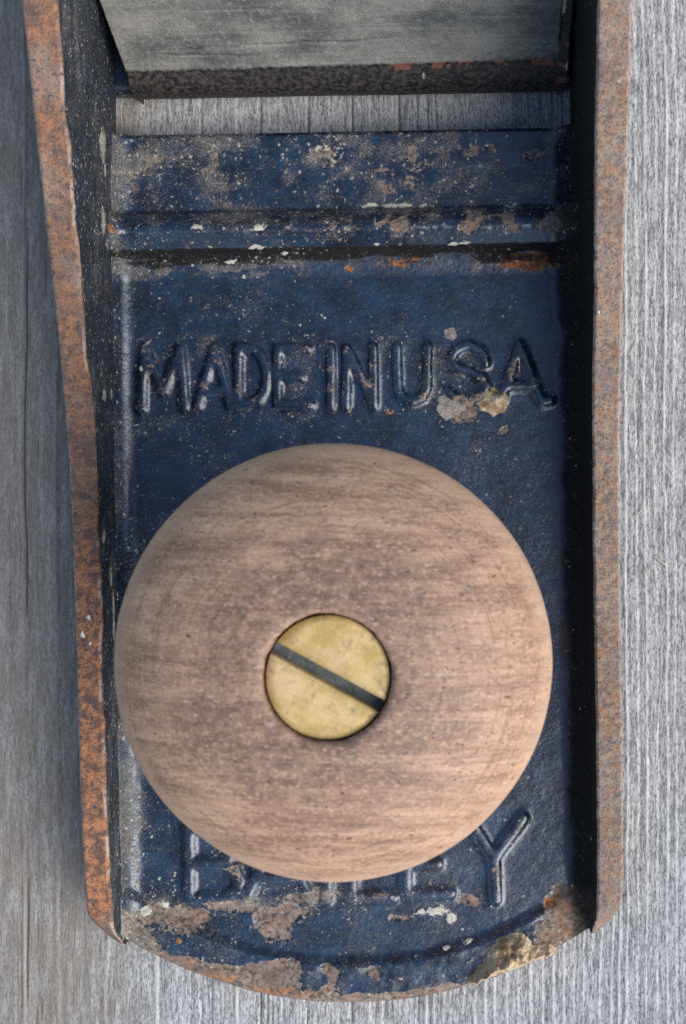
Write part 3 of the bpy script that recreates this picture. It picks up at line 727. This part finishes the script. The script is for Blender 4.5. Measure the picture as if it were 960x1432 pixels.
def build_frog():
    """iron seat for the blade: dark rounded lip above the mouth, then a worn grey face rising at about 48 degrees"""
    prof = []                                             # (v, z, s) along the cross-section
    va = P(480, 131, 0.2)[1]; vb = P(480, 98, 4.2)[1]
    lip = [(va + 0.5, -2.6), (va + 0.1, -1.2), (va, 0.0), (va + 0.15, 1.2), (va + 0.65, 2.4), (vb - 0.35, 3.5), (vb + 0.25, 4.25)]
    up = [(vb + 0.25 + d * math.cos(math.radians(48)), 4.25 + d * math.sin(math.radians(48))) for d in (1.0, 26.0)]
    pts = np.array(lip + up)
    seg = np.concatenate([[0], np.cumsum(np.hypot(*np.diff(pts, axis=0).T))])
    s = np.linspace(0, seg[-1], 300)
    pv, pz = np.interp(s, seg, pts[:, 0]), np.interp(s, seg, pts[:, 1])
    ker = np.ones(9) / 9
    pv[4:-4] = np.convolve(pv, ker, 'valid'); pz[4:-4] = np.convolve(pz, ker, 'valid')
    face0 = seg[len(lip) - 1]
    c = np.linspace(0, 1, 380)
    C, Sg = np.meshgrid(c, s)
    V = np.interp(Sg, s, pv); Z = np.interp(Sg, s, pz)
    uL0, uR0 = P(178, 110, 4)[0], P(795, 110, 4)[0]
    uL = uL0 - 0.22 * np.maximum(Z - 4, 0); uR = uR0 + 0.02 * np.maximum(Z - 4, 0)
    uL = np.maximum(uL, -27.5)
    U = uL + (uR - uL) * C
    n1 = fbm(U / 1.1, Sg / 1.1, 201, 4) - 0.5; n2 = fbm(U / 5, Sg / 5, 207, 4) - 0.5; n3 = fbm(U / 2.4, Sg / 2.4, 211, 5, .6) - 0.5
    df = Sg - face0 - 0.012 * (U + 30) * 6 / 6 - 0.5 * n2
    rim = sstep(uR - 1.35, uR - 1.15, U)                   # narrow lower ledge along the right side
    off = 0.07 * n1 + 0.18 * n2 - 0.30 * rim * sstep(2.0, 3.0, df)
    # old scores across the face
    sc1 = gauss(df - 3.0 - 0.12 * (U + 5) * 0.25 - 0.5 * n3, 0, 0.14) * sstep(-24, -20, U) * sstep(8, 2, U)
    sc2 = gauss(df - 1.9 + 0.06 * (U + 18) - 0.5 * n3, 0, 0.12) * sstep(-24, -20, U) * sstep(-8, -12, U)
    off = off - 0.22 * sc1 - 0.22 * sc2 + 0.10 * gauss(df, 0.0, 0.25)
    dv_, dz_ = np.gradient(pv), np.gradient(pz); L = np.hypot(dv_, dz_)
    nv, nz = np.interp(Sg, s, -dz_ / L), np.interp(Sg, s, dv_ / L)
    V = V + nv * off; Z = Z + nz * off
    bare = sstep(-0.6, 0.7, df) * (1 - 0.8 * rim) * (0.95 - 0.35 * sstep(10, 26, U) * sstep(5, 0, df)) - 0.35 * (sc1 + sc2) + 0.25 * n2
    orange = 0.85 * gauss(df, -0.3, 0.8) * sstep(-8, 2, U) * sstep(0.0, 0.2, n3 + 0.08) + 0.8 * rim * sstep(3, 2, df) * sstep(0, .2, n3 + .1) + 0.3 * gauss(df, -0.2, 0.5) * sstep(0.05, 0.2, n3)
    pale = 0.9 * rim * (blobm(U, V, *P(787, 8, 9), 0.5, 1.4)) + 0.9 * blobm(U, V, *P(795, 92, 4), .45, .6) + 0.6 * blobm(U, V, *P(593, 105, 3.4), .35, .7)
    # sides: sheets going down from both edges
    def side(A, left): return A[:, :1] if left else A[:, -1:]
    cols_l = [(0, -1.0), (0.15, -8.0), (0.3, -40.0)]
    U2 = np.concatenate([U[:, :1] + 0.6, U[:, :1] + 0.35, U[:, :1] + .08, U, U[:, -1:] - .08, U[:, -1:] - .35, U[:, -1:] - 0.6], 1)
    V2 = np.concatenate([V[:, :1]] * 3 + [V] + [V[:, -1:]] * 3, 1)
    zl, zr = Z[:, :1], Z[:, -1:]
    Z2 = np.concatenate([zl * 0 - 3.5, np.minimum(zl - 1, zl * 0.3), zl - 0.35, Z, zr - 0.35, np.minimum(zr - 1, zr * 0.3), zr * 0 - 3.5], 1)
    pad = lambda A, val: np.concatenate([np.full((len(s), 3), val), A, np.full((len(s), 3), val)], 1)
    me = grid_mesh('frog', U2, V2, Z2, dict(bare=pad(bare, 0.0), orange=pad(orange, 0.0), pale=pad(pale, 0.0)))
    o = link('frog', me, plane, M_FROG)
    o['label'] = 'sloping grey iron seat with dark rusty lip above the mouth'
def blobm(U, V, cu, cv, ru, rv):
    return np.clip(1.25 - np.hypot((U - cu) / ru, (V - cv) / rv), 0, 1)
build_frog()

# ------------------------------------------------------------------ the knob and its screw
KU, KV = P(467, 925, 37.0)
KR = 305.0 / (PXMM * CAM_H / (CAM_H - 37.0))
HOLE_R = 5.80
def lathe(name, prof, n=256):
    pr = np.array(prof, dtype=float)
    a = np.linspace(0, 2 * math.pi, n, endpoint=False)
    R, A = np.meshgrid(pr[:, 0], a, indexing='ij'); Zz = np.repeat(pr[:, 1:2], n, 1)
    return R, A, Zz
def smooth_profile(ctrl, n):
    c = np.array(ctrl, dtype=float); p = np.vstack([2 * c[0] - c[1], c, 2 * c[-1] - c[-2]])
    out = []
    for i in range(1, len(p) - 2):
        for t in np.linspace(0, 1, n, endpoint=False):
            out.append(0.5 * ((2 * p[i]) + (-p[i-1] + p[i+1]) * t + (2*p[i-1] - 5*p[i] + 4*p[i+1] - p[i+2]) * t*t + (-p[i-1] + 3*p[i] - 3*p[i+1] + p[i+2]) * t**3))
    out.append(c[-1]); return np.array(out)
def build_knob():
    outer = smooth_profile([(13.8, 0.35), (14.0, 1.5), (12.6, 3.5), (10.8, 8), (10.6, 14), (12.4, 21), (16.6, 28), (20.3, 33.2), (KR, 36.8), (20.5, 39.6), (18.2, 42.4), (14.4, 44.7), (10.2, 46.0), (7.2, 46.5)], 8)
    prof = np.vstack([outer, [(6.35, 46.55), (6.05, 46.45), (HOLE_R + 0.05, 46.2), (HOLE_R, 45.6), (HOLE_R - 0.05, 43.0), (3.0, 42.6)]])
    R, A, Z = lathe('knob', prof)
    n = fbm(R * np.cos(A) / 6, R * np.sin(A) / 6, 300, 3) - 0.5
    hole = sstep(8.0, 6.0, R) * sstep(44, 46, Z)
    ng = fbm(np.cos(A) * 4 + 9, np.sin(A) * 4 + 9, 310, 3) - 0.5
    R = R * (1 + 0.004 * n) + 0.35 * hole * np.clip(ng + 0.05, 0, 1)
    off = sstep(9.0, 6.6, R) * sstep(40, 41, Z)            # the screw hole was bored a little off centre
    X, Y = R * np.cos(A) - 0.05 * off, R * np.sin(A) - 0.42 * off
    v = np.stack([X, Y, Z + 0.05 * n], -1).reshape(-1, 3)
    f = grid_faces(*X.shape, wrap=True)
    me = mesh_from('knob', v, f)
    k = link('knob', me, plane, M_KNOB, (KU * MM, KV * MM, 0))
    k.rotation_euler = (0, 0, math.radians(-3))
    k['label'] = 'round worn hardwood knob with turned rings'
    # slotted brass screw: a disc cut in two halves by the slot, on a lower core
    def half(sgn):
        r, w, ztop, zbot, bev = 5.62, 0.60, 45.6, 43.6, 0.10
        a0 = math.asin(w / r)
        ang = np.linspace(a0, math.pi - a0, 90)
        poly = [(r * math.cos(t), r * math.sin(t)) for t in ang]
        poly = np.array(poly + [(x, w) for x in np.linspace(poly[-1][0], poly[0][0], 24)[1:-1]])
        cen = poly.mean(0)
        rings = [(1.0, zbot), (1.0, ztop - bev), (None, ztop)]
        vs_, m = [], len(poly)
        vs_ += [(x, y, zbot) for x, y in poly] + [(x, y, ztop - bev) for x, y in poly]
        nrm = poly - cen
        for sc, dz in ((0.985, 0.0), (0.8, 0.03), (0.5, 0.05), (0.2, 0.06)):
            q = cen + nrm * sc
            vs_ += [(x, y, ztop + dz) for x, y in q]
        vs_.append((cen[0], cen[1], ztop + 0.06))
        vs_ = np.array(vs_); vs_[:, :2] *= sgn
        f = []
        for lev in range(5):
            for i in range(m):
                j = (i + 1) % m
                f.append((lev * m + i, lev * m + j, (lev + 1) * m + j, (lev + 1) * m + i))
        top = len(vs_) - 1
        for i in range(m): f.append((5 * m + i, 5 * m + (i + 1) % m, top, top))
        me2 = bpy.data.meshes.new('screw_half')
        me2.from_pydata([tuple(p * MM) for p in vs_], [], [g if g[2] != g[3] else g[:3] for g in f])
        for p_ in me2.polygons: p_.use_smooth = True
        return me2
    import bmesh
    bm = bmesh.new()
    for sg in (1, -1): bm.from_mesh(half(sg))
    ms = bpy.data.meshes.new('screw_head'); bm.to_mesh(ms); bm.free()
    sc_ = link('screw_head', ms, k, M_BRASS)
    sc_.rotation_euler = (0, 0, math.radians(-28.5 + 3) - ANG)
    sc_.location = (-0.02 * MM, -0.40 * MM, 0)
    sc_['label'] = 'slotted tarnished brass screw head'
    # floor of the slot
    us = np.linspace(-5.66, 5.66, 60); vs2 = np.linspace(-0.75, 0.75, 8)
    U, V = np.meshgrid(us, vs2)
    Zs = 44.0 + 0.10 * (fbm(U / 1.2, V / 1.2, 333, 3) - 0.5) - 0.12 * sstep(0.3, 0.7, V)
    sl = link('screw_slot', grid_mesh('screw_slot', U, V, Zs), k, M_SLOT)
    sl.rotation_euler = sc_.rotation_euler; sl.location = sc_.location
    sl['label'] = 'dark slot of the brass screw'
build_knob()

# ------------------------------------------------------------------ lumps stuck to the casting
def floor_z(u, v):
    Z, _, _ = floor_fields(np.array([[u]]), np.array([[v]]))
    return float(Z[0, 0])
def lump(name, outline_px, height, mat, label, seed, rough=0.25):
    """a crust spread over the floor with a measured outline"""
    pts = np.array([P(x, y, 0.4) for x, y in outline_px])
    us = np.arange(pts[:, 0].min() - 0.4, pts[:, 0].max() + 0.4, 0.09)
    vs_ = np.arange(pts[:, 1].min() - 0.4, pts[:, 1].max() + 0.4, 0.09)
    U, V = np.meshgrid(us, vs_)
    d = np.full(U.shape, 1e9); inside = np.zeros(U.shape, bool)
    m = len(pts)
    for i in range(m):
        (ax, ay), (bx, by) = pts[i], pts[(i + 1) % m]
        dx, dy = bx - ax, by - ay
        t = np.clip(((U - ax) * dx + (V - ay) * dy) / (dx * dx + dy * dy), 0, 1)
        d = np.minimum(d, np.hypot(U - ax - t * dx, V - ay - t * dy))
        cond = ((ay > V) != (by > V))
        xi = (bx - ax) * (V - ay) / np.where(abs(by - ay) < 1e-9, 1e-9, (by - ay)) + ax
        inside ^= cond & (U < xi)
    sd = np.where(inside, d, -d) + 0.9 * (fbm(U / 1.1, V / 1.1, seed, 5, 0.6) - 0.5)
    Z, _, _ = floor_fields(U, V)
    n = fbm(U / 0.9, V / 0.9, seed + 5, 4) - 0.5; n2 = fbm(U / 2.2, V / 2.2, seed + 9, 3) - 0.5
    Z = Z + height * sstep(-0.15, 1.6, sd) * (1 + 1.6 * n2 + rough * 2.2 * n) - 0.06 * (sd < 0)
    D = sd > -0.05
    keep = D[:-1, :-1] & D[1:, :-1] & D[:-1, 1:] & D[1:, 1:]
    o = link(name, grid_mesh(name, U, V, Z, None, keep), sole, mat)
    o['label'] = label
    return o
lump('glue_lump', [(688, 1318), (700, 1308), (722, 1303), (738, 1308), (745, 1320), (768, 1318), (782, 1326), (778, 1340), (752, 1348), (725, 1358), (700, 1362), (678, 1372), (657, 1380), (653, 1366), (668, 1352), (680, 1338)], 2.2, M_GLUE,
     'lumpy cream crust of dried glue at the toe', 401, 0.35)
lump('resin_drop', [(672, 546), (690, 542), (710, 546), (713, 562), (706, 576), (690, 580), (672, 574), (668, 560)], 0.8, M_RESIN, 'glossy amber resin drop below the letter S', 421, 0.2)
lump('scale_patch', [(612, 552), (630, 548), (648, 556), (652, 572), (636, 580), (624, 588), (612, 574)], 0.30, M_SCALE, 'grey flake below the letter S', 431, 0.3)
lump('scale_patch', [(622, 460), (634, 458), (640, 468), (634, 476), (624, 472)], 0.25, M_SCALE, 'small grey flake above the letter S', 441, 0.3)

def build_crumbs():
    """loose dust: far too many grains to count, joined into one sub-part"""
    rng = np.random.default_rng(12)
    N = 8000
    px = np.concatenate([rng.uniform(160, 800, N // 2), rng.normal(230, 55, N // 4), rng.uniform(185, 520, N // 4)])
    py = np.concatenate([rng.uniform(190, 1330, N // 2), rng.uniform(380, 1290, N // 4), rng.normal(570, 40, N // 4)])
    ok = (px > 170) & (px < 805) & (py > 190) & (py < 1335)
    px, py = px[ok], py[ok]
    UV = np.array([P(x, y) for x, y in zip(px, py)])
    Zf, at, _ = floor_fields(UV[:, :1], UV[:, 1:])
    keep = rng.random(len(UV)) < (0.04 + 3.0 * at['dust'][:, 0] ** 2)
    UV, Zf = UV[keep], Zf[keep, 0]
    verts, faces = [], []
    base = np.array([(1, 0, 0), (0, 1, 0), (-1, 0, 0), (0, -1, 0), (0.2, 0.1, 1), (0, 0, -0.5)])
    tri = [(0, 1, 4), (1, 2, 4), (2, 3, 4), (3, 0, 4), (1, 0, 5), (2, 1, 5), (3, 2, 5), (0, 3, 5)]
    for (u, v), z in zip(UV, Zf):
        r = min(0.022 * math.exp(rng.normal(0.0, 0.5)), 0.08)
        el = rng.uniform(1, 2.2) if rng.random() < 0.6 else rng.uniform(3, 7); an = rng.uniform(0, 6.28)
        b = base * (r * el, r, r * 0.8) + rng.normal(0, 0.15 * r, base.shape)
        c, s_ = math.cos(an), math.sin(an)
        b = np.stack([b[:, 0] * c - b[:, 1] * s_ + u, b[:, 0] * s_ + b[:, 1] * c + v, b[:, 2] + z + 0.3 * r], 1)
        k = len(verts) * 6
        verts.append(b); faces += [(a + k, b_ + k, c_ + k) for a, b_, c_ in tri]
    o = link('dust_crumbs', mesh_from('dust_crumbs', np.concatenate(verts), np.array(faces), None, False), sole, M_CRUMB)
    o['kind'] = 'stuff'
build_crumbs()

# ------------------------------------------------------------------ splinters lying on the board
def splinter(x0, y0, x1, y1, w, label):
    a, b = np.array(W(x0, y0, -BOARD)), np.array(W(x1, y1, -BOARD))
    d = b - a; L = np.hypot(*d); ang = math.atan2(d[1], d[0])
    s = np.linspace(-0.5, 0.5, 9); vs_, f = [], []
    for i, t in enumerate(s):
        ww = w * (0.45 + 0.55 * math.cos(t * 2.6)); bend = 0.04 * L * (0.25 - t * t)
        for q in range(6):
            an = q * math.pi / 3
            vs_.append((t * L, bend + ww * math.cos(an), 0.12 + 0.5 * ww * math.sin(an) + 0.1 * (0.25 - t * t)))
    for i in range(8):
        for q in range(6): f.append((i * 6 + q, i * 6 + (q + 1) % 6, i * 6 + 6 + (q + 1) % 6, i * 6 + 6 + q))
    o = link('splinter', mesh_from('splinter', np.array(vs_), np.array(f)), None, M_SPLINT, ((a[0] + b[0]) / 2 * MM, (a[1] + b[1]) / 2 * MM, 0))
    o.rotation_euler = (0, 0, ang)
    o['label'] = label; o['category'] = 'splinter'; o['group'] = 'loose splinters on the board'
splinter(915, 778, 932, 791, 0.13, 'thick straw coloured splinter on the board, lowest right one')
splinter(889, 723, 899, 711, 0.09, 'thin upright pale splinter on the board, topmost one right of the plane')
splinter(901, 790, 906, 802, 0.07, 'tiny pale splinter on the board beside the thick straw coloured one')
